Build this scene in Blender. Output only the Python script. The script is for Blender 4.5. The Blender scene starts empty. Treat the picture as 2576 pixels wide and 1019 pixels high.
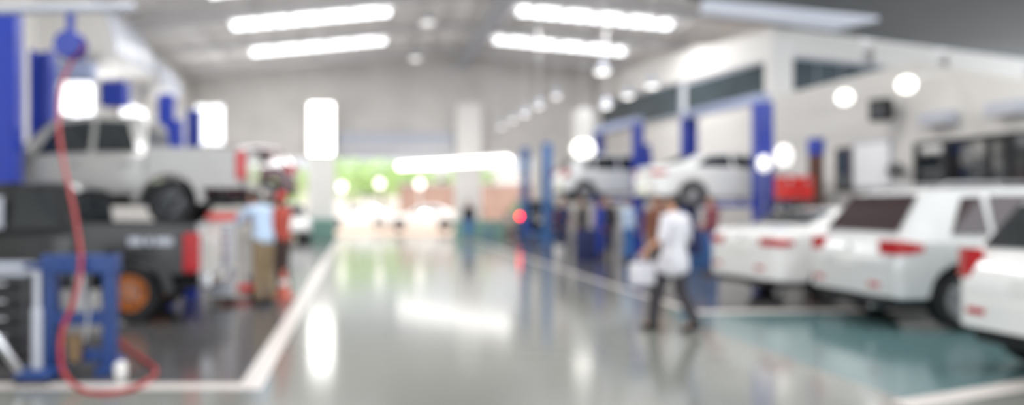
import bpy, bmesh, math, random
from mathutils import Vector, Matrix
random.seed(7)
C = bpy.context.scene.collection
PI = math.pi
F, PX, PY, EYE = 2000.0, 905.0, 515.0, 1.5      # focal length in pixels, principal point, eye height

def at(px, py, Y):
    return Vector(((px - PX) * Y / F, Y, EYE + (PY - py) * Y / F))

# ------------------------------------------------------------------ materials
def lin(c):
    c /= 255.0
    return c / 12.92 if c <= 0.04045 else ((c + 0.055) / 1.055) ** 2.4
MATS = {}
def mat(name, rgb, rough=0.5, metal=0.0, var=0.06, scale=6.0, coat=0.0, emit=None, spec=None):
    if name in MATS: return MATS[name]
    m = bpy.data.materials.new(name); m.use_nodes = True
    nt = m.node_tree; b = nt.nodes['Principled BSDF']
    col = [lin(c) for c in rgb]
    b.inputs['Roughness'].default_value = rough
    b.inputs['Metallic'].default_value = metal
    if coat:
        b.inputs['Coat Weight'].default_value = coat
        b.inputs['Coat Roughness'].default_value = 0.06
    if spec is not None: b.inputs['Specular IOR Level'].default_value = spec
    if emit:
        b.inputs['Base Color'].default_value = (*col, 1)
        b.inputs['Emission Color'].default_value = (*col, 1)
        b.inputs['Emission Strength'].default_value = emit
    else:
        tc = nt.nodes.new('ShaderNodeTexCoord'); n = nt.nodes.new('ShaderNodeTexNoise')
        n.inputs['Scale'].default_value = scale; n.inputs['Detail'].default_value = 3
        r = nt.nodes.new('ShaderNodeValToRGB')
        r.color_ramp.elements[0].position = 0.3; r.color_ramp.elements[1].position = 0.7
        r.color_ramp.elements[0].color = (*[max(0, c * (1 - var)) for c in col], 1)
        r.color_ramp.elements[1].color = (*[min(1, c * (1 + var)) for c in col], 1)
        nt.links.new(tc.outputs['Object'], n.inputs['Vector'])
        nt.links.new(n.outputs['Fac'], r.inputs['Fac'])
        nt.links.new(r.outputs['Color'], b.inputs['Base Color'])
    MATS[name] = m
    return m

def ribbed(name, rgb, axis, period, depth, rough=0.5, var=0.08):
    """corrugated sheet: wave bump along one axis"""
    m = mat(name, rgb, rough, 0.0, var, 0.7)
    nt = m.node_tree; b = nt.nodes['Principled BSDF']
    tc = nt.nodes.new('ShaderNodeTexCoord'); w = nt.nodes.new('ShaderNodeTexWave')
    w.bands_direction = axis; w.wave_profile = 'SIN'
    w.inputs['Scale'].default_value = 2 * PI / (20 * period) * 1.0
    bp = nt.nodes.new('ShaderNodeBump'); bp.inputs['Distance'].default_value = depth
    nt.links.new(tc.outputs['Object'], w.inputs['Vector'])
    nt.links.new(w.outputs['Fac'], bp.inputs['Height'])
    nt.links.new(bp.outputs['Normal'], b.inputs['Normal'])
    return m

M = dict(
    aisle=mat('aisle_epoxy', (124,126,120), 0.12, var=0.03, scale=0.35),
    teal=mat('teal_epoxy', (90,118,120), 0.13, var=0.05, scale=0.5),
    asphalt=mat('bay_floor_grey', (80,79,80), 0.14, var=0.10, scale=0.6),
    line=mat('line_paint', (198,191,186), 0.3, var=0.03),
    outside=mat('outdoor_paving', (205,180,160), 0.7, var=0.06),
    wall=mat('wall_paint', (214,211,206), 0.6, var=0.02, scale=0.5),
    white=mat('white_paint', (225,223,219), 0.5, var=0.02),
    gable=ribbed('gable_cladding', (206,202,198), 'Z', 0.55, 0.05, 0.45),
    roof=ribbed('roof_deck', (242,240,238), 'Y', 0.5, 0.05, 0.5, 0.10),
    steel=mat('steel_beam', (200,198,198), 0.5, var=0.06),
    palesteel=mat('pale_steel', (178,182,192), 0.4, var=0.06),
    darkceil=mat('dark_ceiling', (124,127,129), 0.7, var=0.06, scale=0.4),
    stripc=mat('ceiling_strip', (206,212,224), 0.5, emit=.42),
    sky=mat('skylight_sheet', (250,252,255), 0.5, emit=3.4),
    pane=mat('daylight_pane', (250,252,255), 0.4, emit=1.7),
    lamp=mat('lamp_glow', (255,252,246), 0.4, emit=2.2),
    dimlamp=mat('lamp_glow_soft', (255,252,248), 0.4, emit=1.1),
    softlamp=mat('lamp_glow_mid', (255,252,248), 0.4, emit=1.6), brightlamp=mat('tube_glow', (255,253,250), 0.4, emit=5.0),
    blue=mat('lift_blue', (22,52,158), 0.38, var=0.10, coat=0.2),
    steelblue=mat('lift_steel_blue', (62,104,158), 0.4, var=0.10),
    paleblue=mat('beam_pale_blue', (150,160,190), 0.4, var=0.05),
    pressblue=mat('equipment_blue', (10,54,116), 0.4, var=0.12),
    black=mat('black_rubber', (24,25,28), 0.65, var=0.15),
    glossblack=mat('black_car_paint', (13,15,18), 0.3, var=0.05, coat=0.35),
    darkgrey=mat('dark_grey_paint', (44,48,54), 0.35, var=0.06, coat=0.6),
    maroon=mat('maroon_car_paint', (70,18,30), 0.25, var=0.06, coat=1.0),
    whitecar=mat('white_car_paint', (226,226,224), 0.24, var=0.01, coat=0.8),
    pearl=mat('off_white_car_paint', (226,227,226), 0.25, var=0.01, coat=0.8),
    silver=mat('silver_car_paint', (204,205,205), 0.3, metal=0.12, var=0.02, coat=0.7),
    palesilver=mat('pale_silver_car_paint', (146,145,143), 0.32, metal=0.2, var=0.02, coat=0.7),
    glass=mat('tinted_glass', (26,32,36), 0.05, var=0.05, coat=0.5),
    wineglass=mat('tinted_wine_glass', (44,24,28), 0.05, var=0.05, coat=0.5),
    officeglass=mat('office_glass', (62,76,82), 0.06, var=0.35, scale=0.8, coat=0.5),
    chrome=mat('chrome', (214,216,220), 0.16, metal=1.0, var=0.02),
    rim=mat('alloy_rim', (150,150,152), 0.3, metal=0.7, var=0.03),
    orange=mat('orange_rim', (186,106,38), 0.4, var=0.06),
    redlamp=mat('red_lens', (172,14,24), 0.25, var=0.04, coat=0.2),
    litlamp=mat('red_lens_lit', (255,14,16), 0.3, emit=30.0),
    clear=mat('clear_lens', (222,226,232), 0.1, var=0.03, coat=0.6),
    plate=mat('plate_white', (226,226,222), 0.4, var=0.02),
    amber=mat('emblem_gold', (190,160,130), 0.3, metal=0.4),
    red=mat('red_enamel', (204,34,30), 0.4, var=0.06),
    hose=mat('red_hose', (156,36,40), 0.5, var=0.06),
    coneo=mat('cone_orange', (196,104,86), 0.5, var=0.05),
    tan=mat('tan_canvas', (128,104,74), 0.7, var=0.08),
    brown=mat('brown_wood', (92,62,50), 0.6, var=0.15),
    brick=mat('far_brick', (150,124,112), 0.8, var=0.2, scale=2.0),
    leaf=mat('leaf_green', (165,195,125), 0.6, var=0.3, scale=1.2),
    bark=mat('bark', (92,76,60), 0.9, var=0.2),
    tealp=mat('teal_plinth_paint', (116,156,146), 0.5, var=0.04),
    skin=mat('skin', (196,146,118), 0.55, var=0.03),
    hair=mat('hair_black', (30,24,24), 0.5, var=0.1),
    hairb=mat('hair_brown', (96,58,40), 0.5, var=0.1),
    c_white=mat('cloth_white', (212,210,216), 0.8, var=0.03),
    c_pants=mat('cloth_charcoal', (58,55,60), 0.85, var=0.08),
    c_sky=mat('cloth_light_blue', (176,196,220), 0.8, var=0.05),
    c_khaki=mat('cloth_khaki', (134,116,90), 0.85, var=0.08),
    c_orange=mat('cloth_orange_red', (172,74,62), 0.8, var=0.08),
    c_dbrown=mat('cloth_dark_brown', (62,48,44), 0.85, var=0.1),
    c_maroon=mat('cloth_maroon', (128,68,78), 0.85, var=0.35, scale=14),
    c_jean=mat('cloth_jean_blue', (62,110,170), 0.85, var=0.12),
    c_navy=mat('cloth_navy', (34,42,84), 0.85, var=0.1),
    c_blue=mat('cloth_royal_blue', (34,64,160), 0.85, var=0.1),
    c_black=mat('cloth_black', (32,31,36), 0.85, var=0.1),
    c_brown=mat('cloth_brown', (122,78,62), 0.85, var=0.1),
    shoe=mat('shoe_leather', (36,34,36), 0.5, var=0.1),
)

# ------------------------------------------------------------------ mesh helpers
def add_box(bm, x0, x1, y0, y1, z0, z1, bev=0.0, seg=2):
    r = bmesh.ops.create_cube(bm, size=1.0)
    vs = r['verts']
    for v in vs:
        v.co = Vector((x0 + (v.co.x + .5) * (x1 - x0), y0 + (v.co.y + .5) * (y1 - y0), z0 + (v.co.z + .5) * (z1 - z0)))
    if bev > 0:
        es = list({e for v in vs for e in v.link_edges})
        bmesh.ops.bevel(bm, geom=es, offset=bev, segments=seg, profile=0.5, affect='EDGES')

def frame_of(d):
    d = d.normalized()
    u = d.cross(Vector((0, 0, 1)))
    if u.length < 1e-4: u = Vector((1, 0, 0))
    u.normalize()
    return u, d.cross(u).normalized()

def add_tube(bm, pts, r, seg=10):
    pts = [Vector(p) for p in pts]; rings = []
    for i, p in enumerate(pts):
        d = pts[min(i + 1, len(pts) - 1)] - pts[max(i - 1, 0)]
        u, w = frame_of(d)
        rr = r[i] if isinstance(r, (list, tuple)) else r
        rings.append([bm.verts.new(p + rr * (math.cos(2 * PI * k / seg) * u + math.sin(2 * PI * k / seg) * w)) for k in range(seg)])
    for a, b in zip(rings, rings[1:]):
        for k in range(seg):
            bm.faces.new((a[k], a[(k + 1) % seg], b[(k + 1) % seg], b[k]))
    bm.faces.new(rings[0]); bm.faces.new(rings[-1])

def add_capsule(bm, p0, p1, r0, r1, seg=12):
    p0, p1 = Vector(p0), Vector(p1); d = p1 - p0
    if d.length < 1e-6: d = Vector((0, 0, 1e-4))
    n = d.normalized(); pts = []; rs = []
    for a in (89, 60, 30, 0):
        t = math.radians(a); pts.append(p0 - n * r0 * math.sin(t)); rs.append(max(r0 * math.cos(t), 1e-4))
    for a in (0, 30, 60, 89):
        t = math.radians(a); pts.append(p1 + n * r1 * math.sin(t)); rs.append(max(r1 * math.cos(t), 1e-4))
    u, w = frame_of(d); rings = []
    for p, rr in zip(pts, rs):
        rings.append([bm.verts.new(p + rr * (math.cos(2 * PI * k / seg) * u + math.sin(2 * PI * k / seg) * w)) for k in range(seg)])
    for a, b in zip(rings, rings[1:]):
        for k in range(seg):
            bm.faces.new((a[k], a[(k + 1) % seg], b[(k + 1) % seg], b[k]))
    bm.faces.new(rings[0]); bm.faces.new(rings[-1])

def add_ball(bm, c, r, seg=16):
    c = Vector(c)
    if not isinstance(r, (tuple, list)): r = (r, r, r)
    m = Matrix.Translation(c) @ Matrix.Diagonal((*r, 1))
    bmesh.ops.create_uvsphere(bm, u_segments=seg, v_segments=max(8, seg // 2), radius=1.0, matrix=m)

def add_lathe(bm, prof, seg=28, axis='Z', c=(0, 0, 0), closed=False):
    """prof = [(r, t)]: revolved about an axis"""
    rings = []
    for r, t in prof:
        ring = []
        for k in range(seg):
            a = 2 * PI * k / seg
            p = (r * math.cos(a), r * math.sin(a), t)
            if axis == 'Y': p = (p[0], p[2], p[1])
            if axis == 'X': p = (p[2], p[0], p[1])
            ring.append(bm.verts.new(Vector(p) + Vector(c)))
        rings.append(ring)
    pairs = list(zip(rings, rings[1:])) + ([(rings[-1], rings[0])] if closed else [])
    for a, b in pairs:
        for k in range(seg):
            bm.faces.new((a[k], a[(k + 1) % seg], b[(k + 1) % seg], b[k]))
    if not closed:
        for rg in (rings[0], rings[-1]):
            bm.faces.new(rg)

def add_prism(bm, pts, d):
    """polygon (list of 3-D points) extruded by vector d"""
    d = Vector(d)
    a = [bm.verts.new(Vector(p)) for p in pts]; b = [bm.verts.new(Vector(p) + d) for p in pts]
    n = len(a)
    bm.faces.new(a); bm.faces.new(b)
    for k in range(n):
        bm.faces.new((a[k], a[(k + 1) % n], b[(k + 1) % n], b[k]))

def obj(name, bm, m, parent=None, smooth=False):
    bmesh.ops.recalc_face_normals(bm, faces=bm.faces)
    me = bpy.data.meshes.new(name); bm.to_mesh(me); bm.free()
    for x in (m if isinstance(m, list) else [m]): me.materials.append(x)
    if smooth:
        for p in me.polygons: p.use_smooth = True
        try: me.set_sharp_from_angle(angle=math.radians(smooth if smooth > 1 else 40))
        except Exception: pass
    o = bpy.data.objects.new(name, me); C.objects.link(o)
    if parent: o.parent = parent
    return o
def B(): return bmesh.new()
def box(name, m, parent, *a, bev=0.0, smooth=False):
    bm = B(); add_box(bm, *a, bev=bev); return obj(name, bm, m, parent, smooth)
def tube(name, m, parent, pts, r, seg=10):
    bm = B(); add_tube(bm, pts, r, seg); return obj(name, bm, m, parent, True)
def tag(o, label, cat, group=None):
    o['label'] = label; o['category'] = cat
    if group: o['group'] = group
    return o
def thing(name, label, cat, loc=(0, 0, 0), rz=0.0, group=None):
    o = bpy.data.objects.new(name, None); C.objects.link(o)
    o.location = loc; o.rotation_euler = (0, 0, rz); o.empty_display_size = 0.1
    return tag(o, label, cat, group)
def struct(name, bm, m, smooth=False):
    o = obj(name, bm, m, None, smooth); o['kind'] = 'structure'; return o
def sbox(name, m, *a):
    bm = B(); add_box(bm, *a); return struct(name, bm, m)

# ================================================================== THE SETTING
XL, XR, XRIDGE, YF = -8.0, 14.9, 3.47, 37.5      # left wall, right eave, ridge, far gable
HR, HE = 8.72, 7.65
def roof_z(x): return HR - (HR - HE) * abs(x - XRIDGE) / (XRIDGE - XL)

# floor: one slab with painted zones
bm = B()
def zone(x0, x1, y0, y1, mi):
    vs = [bm.verts.new((x, y, 0)) for x, y in ((x0, y0), (x1, y0), (x1, y1), (x0, y1))]
    f = bm.faces.new(vs); f.material_index = mi
def poly(pts, mi):
    f = bm.faces.new([bm.verts.new((x, y, 0)) for x, y in pts]); f.material_index = mi
zone(-8, -0.9, -4, 6.55, 0); zone(-0.9, 4.2, -4, YF, 0); poly([(4.2,-4),(26,-4),(26,11.2),(15.5,11.2),(4.2,5.95)], 0)
zone(-8, -0.9, 6.55, YF, 1)
poly([(4.2,5.95),(15.5,11.2),(4.2,11.2)], 2)
zone(4.2, 4.75, 11.2, YF, 0)
zone(4.75, 26, 11.2, YF, 1)
bm.normal_update()
fl = obj('floor', bm, [M['aisle'], M['asphalt'], M['teal']]); fl['kind'] = 'structure'
sbox('trim_1', M['line'], -1.0, -0.8, 6.45, 36.8, 0, 0.004)
sbox('trim_2', M['line'], -7.98, -1.0, 6.45, 6.68, 0, 0.004)
sbox('trim_3', M['line'], 4.64, 4.76, 11.3, 36.8, 0, 0.004)
bm = B(); add_prism(bm, [(4.62, 10.95, 0), (11.8, 11.35, 0), (11.8, 11.65, 0), (4.62, 11.25, 0)], (0, 0, 0.004)); struct('trim_4', bm, M['line'])
bm = B(); add_prism(bm, [(4.05, 5.82, 0), (11.8, 9.38, 0), (11.8, 9.62, 0), (4.05, 6.06, 0)], (0, 0, 0.004)); struct('trim_5', bm, M['line'])
o = sbox('ground', M['outside'], -30, 40, YF, 90, -0.3, -0.01)

# roof: two slopes of ribbed deck with purlins, and portal rafters below
bm = B()
for x0, x1 in ((XL - .3, XRIDGE), (XRIDGE, XR + .3)):
    a = [(x0, -3, roof_z(x0)), (x1, -3, roof_z(x1)), (x1, YF, roof_z(x1)), (x0, YF, roof_z(x0))]
    add_prism(bm, a, (0, 0, 0.12))
for k in range(11):                                   # purlins run along the hall
    for s in (-1, 1):
        x = XRIDGE + s * (0.5 + k * 1.08)
        z = roof_z(x); add_box(bm, x - .04, x + .04, -3, YF, z - .14, z)
struct('ceiling', bm, M['roof'])
tn = 6
for y in (4.5, 9.3, 14.1, 18.9, 26.0, 30.8, 35.6):
    bm = B()
    for x0, x1 in ((XL, XRIDGE), (XRIDGE, XR)):
        a = [(x0, y, roof_z(x0) - .14), (x1, y, roof_z(x1) - .14), (x1, y, roof_z(x1) - .42), (x0, y, roof_z(x0) - .42)]
        add_prism(bm, a, (0, 0.18, 0))
    struct('trim_%d' % tn, bm, M['steel']); tn += 1
bm = B(); add_box(bm, 4.55, 5.05, 20, YF, roof_z(4.8) - .62, roof_z(4.8) - .45, .05)
struct('trim_%d' % tn, bm, M['palesteel']); tn += 1
# translucent roof strips
wn = 1
for y in (4.4, 9.2, 14.0, 18.8, 23.9, 28.4, 33.4):
    for x0, x1 in ((-4.55, 1.1), (5.6, 11.1)):
        if y > 23 and y < 24.5 and x0 < 0: pass
        z0, z1 = roof_z(x0) - .16, roof_z(x1) - .16
        bm = B(); add_prism(bm, [(x0, y - .30, z0), (x1, y - .30, z1), (x1, y + .30, z1), (x0, y + .30, z0)], (0, 0, .015))
        w = struct('window_%d' % wn, bm, M['sky']); wn += 1
        bm = B()
        for k in range(12):
            t = k / 11; x = x0 + (x1 - x0) * t; z = z0 + (z1 - z0) * t
            add_box(bm, x - .03, x + .03, y - .34, y + .34, z - .05, z + .02)
        obj('glazing_bar', bm, M['steel'], w)

# walls
sbox('wall_left', M['wall'], XL - .2, XL, -3, YF, 0, HE + .05)
bm = B()                                              # far gable over the wide opening
OB = 3.72
add_prism(bm, [(XL, YF, OB), (XR, YF, OB), (XR, YF, HE), (XRIDGE, YF, HR), (XL, YF, HE)], (0, .2, 0))
struct('wall_back', bm, M['gable'])
bm = B(); add_box(bm, XL, -4.3, YF, YF + .2, 0, OB); add_box(bm, 8.2, XR, YF, YF + .2, 0, OB)
struct('wall_end', bm, M['wall'])
sbox('trim_%d' % tn, M['palesteel'], -1.05, 4.4, YF - .35, YF, OB, OB + 1.15); tn += 1
sbox('trim_%d' % tn, M['steel'], -1.05, 4.4, YF - .4, YF, OB + .22, OB + .5); tn += 1

def window(x0, x1, y0, y1, z0, z1, n=1, axis='Y'):
    """bright daylight window set on a wall; axis = wall direction"""
    global wn
    bm = B(); add_box(bm, x0, x1, y0, y1, z0, z1); w = struct('window_%d' % wn, bm, M['pane']); wn += 1
    bm = B(); t = .06
    if axis == 'Y':
        xa = min(x0, x1) - .02; xb = max(x0, x1) + .03
        for z in (z0 - t, z1): add_box(bm, xa, xb, y0 - t, y1 + t, z, z + t)
        for k in range(n + 1):
            y = y0 + (y1 - y0) * k / n; add_box(bm, xa, xb, y - t / 2, y + t / 2, z0, z1)
    else:
        ya = min(y0, y1) - .03; yb = max(y0, y1) + .02
        for z in (z0 - t, z1): add_box(bm, x0 - t, x1 + t, ya, yb, z, z + t)
        for k in range(n + 1):
            x = x0 + (x1 - x0) * k / n; add_box(bm, x - t / 2, x + t / 2, ya, yb, z0, z1)
    obj('window_frame', bm, M['white'], w)
    return w
window(XL, XL + .04, 21.0, 23.8, 3.95, 5.1, 3)
window(XL, XL + .04, 26.4, 29.6, 3.7, 5.0, 3)
window(XL, XL + .04, 31.2, 34.4, 4.2, 5.9, 3)
window(-7.75, -6.4, YF - .04, YF, 4.35, 6.2, 2, 'X')

# far columns, the left one carrying a tall bright light panel
sbox('trim_%d' % tn, M['white'], -2.4, -1.15, YF - .9, YF, 0, 6.25); tn += 1
sbox('trim_%d' % tn, M['white'], 4.45, 5.6, YF - .9, YF, 0, 6.15); tn += 1
sbox('trim_%d' % tn, M['tealp'], -2.9, -1.1, YF - 1.5, YF - .9, 0, 0.85); tn += 1
sbox('trim_%d' % tn, M['tealp'], 4.3, 6.6, YF - 1.4, YF - .9, 0, 0.8); tn += 1
cw = window(-2.35, -1.2, YF - .96, YF - .92, 3.8, 6.15, 1, 'X'); cw.data.materials[0] = M['brightlamp']

# ---- right side: low white office block, glazed upper office, angled wing ceiling
WX = 12.3
bm = B()
add_prism(bm, [(WX, 3, 0), (WX, 25.2, 0), (WX, 25.2, 4.72), (WX, 17.8, 4.68), (WX, 14.6, 3.78), (WX, 3, 3.4)], (.25, 0, 0))
struct('wall_right', bm, M['wall'])
A1, A2 = Vector((12.9, 24.66, 0)), Vector((11.35, 37.45, 0))
R2 = Vector((31.5, 32.9, 0))
def face_poly(p, q, z0, z1, z0b=None, z1b=None):
    z0b = z0 if z0b is None else z0b; z1b = z1 if z1b is None else z1b
    return [(p.x, p.y, z0), (q.x, q.y, z0b), (q.x, q.y, z1b), (p.x, p.y, z1)]
bm = B(); add_prism(bm, face_poly(A1, A2, 0, 4.85), (.25, 0, 0)); add_prism(bm, face_poly(A1, R2, 4.2, 5.0), (0, .25, 0)); struct('wall_office', bm, M['wall'])
bm = B(); mid = A1.lerp(A2, .32)
add_prism(bm, [(A1.x, A1.y, 6.02), (A2.x, A2.y, 6.35), (A2.x, A2.y, 7.15), (mid.x, mid.y, 7.25), (A1.x, A1.y, 6.62)], (-.14, 0, 0))
add_prism(bm, [(A1.x, A1.y, 6.02), (A2.x, A2.y, 6.35), (A2.x, A2.y, 7.6), (A1.x, A1.y, 7.0)], (.2, 0, 0))
struct('trim_%d' % tn, bm, M['white']); tn += 1
d = (R2 - A1)
for t0, t1 in ((0.01, 0.20), (0.23, 0.40), (0.43, 0.66), (0.69, 1.0)):
    p, q = A1 + d * t0, A1 + d * t1
    bm = B(); add_prism(bm, face_poly(p, q, 6.2, 6.98), (0, .15, 0)); struct('trim_%d' % tn, bm, M['white']); tn += 1
bm = B(); add_prism(bm, face_poly(A1, R2, 6.0, 7.0), (0.05, .3, 0))
for v in bm.verts: v.co.y += .2
struct('trim_%d' % tn, bm, M['steel']); tn += 1
def office_window(p, q, z0, z1, n, nrm):
    global wn
    nrm = Vector(nrm)
    bm = B(); add_prism(bm, face_poly(p, q, z0, z1), nrm * .06); w = struct('window_%d' % wn, bm, M['officeglass']); wn += 1
    bm = B()
    for k in range(n + 1):
        c = p.lerp(q, k / n); add_box(bm, c.x - .05, c.x + .05, c.y - .05, c.y + .05, z0, z1)
    for z in (z0, z1 - .08): add_prism(bm, face_poly(p, q, z, z + .08), nrm * .1)
    obj('window_frame', bm, M['palesteel'], w)
office_window(A1 + Vector((-.03, 0.5, 0)), A1.lerp(A2, .40), 4.85, 6.05, 5, (-1, 0, 0))
office_window(A1.lerp(A2, .44), A1.lerp(A2, .98), 4.85, 6.2, 8, (-1, 0, 0))
office_window(A1 + d * .03, A1 + d * .26, 5.0, 6.15, 4, (0, -1, 0))
sbox('trim_%d' % tn, M['white'], A1.x - .3, A1.x + .35, A1.y - .35, A1.y + .1, 4.5, 6.6); tn += 1
bm = B(); add_prism(bm, [(8.7, 21.2, 7.0), (A1.x, A1.y, 7.0), (R2.x, R2.y, 7.0), (31.5, 18, 7.0), (8.7, 18, 7.0)], (0, 0, .15)); struct('ceiling_right', bm, M['darkceil'])
bm = B(); add_prism(bm, [(9.2, 21.3, 6.9), (15.2, 23.3, 6.9), (14.7, 24.6, 6.9), (9.6, 22.4, 6.9)], (0, 0, .1)); struct('trim_%d' % tn, bm, M['stripc']); tn += 1
# dark office window on the ground floor and a narrow one beside the notice board
bm = B(); add_box(bm, WX - .04, WX, 12.6, 17.5, 1.75, 2.80); w = struct('window_%d' % wn, bm, M['glass']); wn += 1
bm = B()
for y in (12.6, 13.8, 15.0, 15.5, 16.6, 17.5): add_box(bm, WX - .08, WX + .01, y - .05, y + .05, 1.72, 2.84)
for z in (1.7, 2.78): add_box(bm, WX - .08, WX + .01, 12.55, 17.55, z, z + .08)
obj('window_frame', bm, M['black'], w)
bm = B(); add_box(bm, WX - .04, WX, 19.9, 20.4, 1.9, 2.9); w = struct('window_%d' % wn, bm, M['officeglass']); wn += 1
bm = B()
for y in (19.86, 20.4): add_box(bm, WX - .07, WX + .01, y, y + .05, 1.85, 2.95)
for z in (1.85, 2.9): add_box(bm, WX - .07, WX + .01, 19.86, 20.45, z, z + .05)
obj('window_frame', bm, M['brown'], w)

# ================================================================== VEHICLES
def interp(st, x):
    if x <= st[0][0]: return st[0][1:]
    for a, b in zip(st, st[1:]):
        if x <= b[0]:
            t = (x - a[0]) / (b[0] - a[0]) if b[0] > a[0] else 0
            return tuple(p + (q - p) * t for p, q in zip(a[1:], b[1:]))
    return st[-1][1:]

# stations measured forward from the tail: x, bottom, belt, top, half width (fraction), half width of top
ST = {
 'suv': (4.75, 0.92, [(0.00,.52,.78,.82,.80,.74),(0.05,.42,.98,1.02,.92,.84),(0.14,.36,1.06,1.12,.97,.88),(0.50,.34,1.08,1.64,1,.74),
         (0.85,.33,1.08,1.70,1,.755),(2.2,.31,1.06,1.72,1,.765),(2.85,.31,1.05,1.66,1,.74),(3.55,.31,1.02,1.07,1,.86),(4.3,.34,.93,.97,.97,.84),(4.62,.40,.82,.86,.88,.76),(4.75,.5,.66,.7,.74,.62)],
         dict(rw=(.17,.48), ws=(2.92,3.48), wheels=(.86,3.66), r=.37, sides=[[(.70,.12),(1.15,.12),(1.15,.88),(.92,.86)],[(1.22,.1),(2.05,.1),(2.05,.9),(1.25,.9)],[(2.13,.1),(3.1,.1),(2.75,.88),(2.13,.9)]], lamp=(.26,.12,.17,.99))),
 'hatch': (4.2, 0.88, [(0.00,.50,.74,.78,.80,.74),(0.05,.40,.94,.98,.92,.84),(0.14,.34,1.00,1.06,.97,.88),(0.46,.30,1.02,1.52,1,.74),
         (0.85,.29,1.02,1.58,1,.755),(2.0,.27,1.00,1.60,1,.765),(2.55,.27,.98,1.54,1,.74),(3.2,.27,.95,1.0,1,.86),(3.85,.30,.86,.9,.97,.84),(4.1,.36,.75,.79,.88,.76),(4.2,.46,.6,.64,.74,.62)],
         dict(rw=(.17,.44), ws=(2.62,3.14), wheels=(.72,3.30), r=.33, sides=[[(.66,.14),(.98,.14),(.98,.88),(.84,.86)],[(1.05,.1),(1.8,.1),(1.8,.9),(1.08,.9)],[(1.88,.1),(2.8,.1),(2.46,.88),(1.88,.9)]], lamp=(.14,.03,.27,.96))),
 'sedan': (4.5, 0.88, [(0.00,.48,.72,.76,.80,.74),(0.05,.38,1.0,1.04,.92,.84),(0.14,.32,1.06,1.12,.97,.88),(0.62,.29,1.06,1.15,1,.86),
         (1.25,.27,1.04,1.42,1,.72),(1.8,.26,1.02,1.47,1,.74),(2.4,.26,1.00,1.44,1,.735),(3.2,.26,.95,1.0,1,.86),(4.0,.28,.84,.88,.97,.84),(4.36,.34,.72,.76,.88,.76),(4.5,.44,.58,.62,.74,.62)],
         dict(rw=(.70,1.20), ws=(2.48,3.14), wheels=(.98,3.62), r=.33, sides=[[(1.05,.14),(1.98,.12),(1.98,.9),(1.40,.84)],[(2.06,.12),(2.95,.12),(2.46,.88),(2.06,.9)]], lamp=(.24,.20,.12,.93))),
}
def paint_wheel(root, x, s, W, r, rimm, width=.22):
    """tyre + rim; s = +1 left, -1 right side"""
    yc = s * (W - width / 2 - .03)
    bm = B(); h = width / 2
    add_lathe(bm, [(r * .62, -h * .9), (r * .90, -h), (r * .98, -h * .7), (r, 0), (r * .98, h * .7), (r * .90, h), (r * .62, h * .9)], 32, 'Y', closed=True)
    wh = obj('wheel', bm, M['black'], root, True); wh.location = (x, yc, r)
    bm = B(); add_lathe(bm, [(r * .64, -h * .8), (r * .66, h * .75), (r * .58, h * .8), (r * .55, h * .3), (.03, h * .3), (.03, -h * .8)], 32, 'Y')
    for k in range(5):
        a = 2 * PI * k / 5; ca, sa = math.cos(a), math.sin(a)
        add_capsule(bm, (.03 * ca, s * h * .72, .03 * sa), (r * .58 * ca, s * h * .72, r * .58 * sa), .045, .03, 8)
    add_lathe(bm, [(.07, s * h * .2), (.06, s * h * .95), (.01, s * h * .98)], 16, 'Y')
    obj('rim', bm, rimm, wh, True)
    return wh

def body_rings(bm, st, L, W, wheels, r, xs=None, close=True):
    ra = r * 1.22
    X = set(s[0] for s in st)
    for xw in wheels:
        for k in range(-8, 9): X.add(xw + ra * k / 8 * .999)
    for a, b in zip(st, st[1:]):
        n = max(1, int((b[0] - a[0]) / .2))
        for k in range(1, n): X.add(a[0] + (b[0] - a[0]) * k / n)
    X = sorted(x for x in X if 0 <= x <= st[-1][0]); rings = []
    for x in X:
        zb, zl, zt, w, wt = interp(st, x)
        zb0 = zb
        for xw in wheels:
            if abs(x - xw) < ra: zb = max(zb, r + math.sqrt(ra * ra - (x - xw) ** 2) - .02)
        w *= W; wt *= W
        zb = min(zb, zl - .08)
        zm = zb + (zl - zb) * .5
        half = [(0, zb), (w * .94, zb), (w * .99, zb + .03), (w * 1.0, zm), (w * .985, zl - .02), (w * .965, zl), (wt, zt - .035 if zt - zl > .1 else zt - .01), (wt * .9, zt - .008), (wt * .5, zt + .008), (0, zt + .012)]
        ring = [bm.verts.new((x, y, z)) for y, z in half] + [bm.verts.new((x, -y, z)) for y, z in reversed(half[1:-1])]
        rings.append(ring)
    n = len(rings[0])
    for a, b in zip(rings, rings[1:]):
        for k in range(n): bm.faces.new((a[k], a[(k + 1) % n], b[(k + 1) % n], b[k]))
    bm.faces.new(rings[0]); bm.faces.new(rings[-1])

def top_glass(name, st, W, x0, x1, m, parent, k=.9):
    bm = B(); pts = []
    z0 = interp(st, x0)[2]; z1 = interp(st, x1)[2]
    n = Vector((-(z1 - z0), 0, x1 - x0)).normalized()
    w0 = interp(st, x0)[4] * W * k; w1 = interp(st, x1)[4] * W * k
    q = [(x0, w0, z0), (x1, w1, z1), (x1, -w1, z1), (x0, -w0, z0)]
    add_prism(bm, [Vector(p) + n * .008 for p in q], n * .012)
    return obj(name, bm, m, parent)
def side_glass(name, st, W, poly, s, m, parent):
    bm = B(); pts = []
    for x, t in poly:
        zb, zl, zt, w, wt = interp(st, x)
        y = w * W * .965 + (wt * W - w * W * .965) * t; z = zl + (zt - .035 - zl) * t
        pts.append((x, s * (y + .004), z))
    add_prism(bm, pts, (0, s * .012, .004))
    return obj(name, bm, m, parent)

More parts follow.
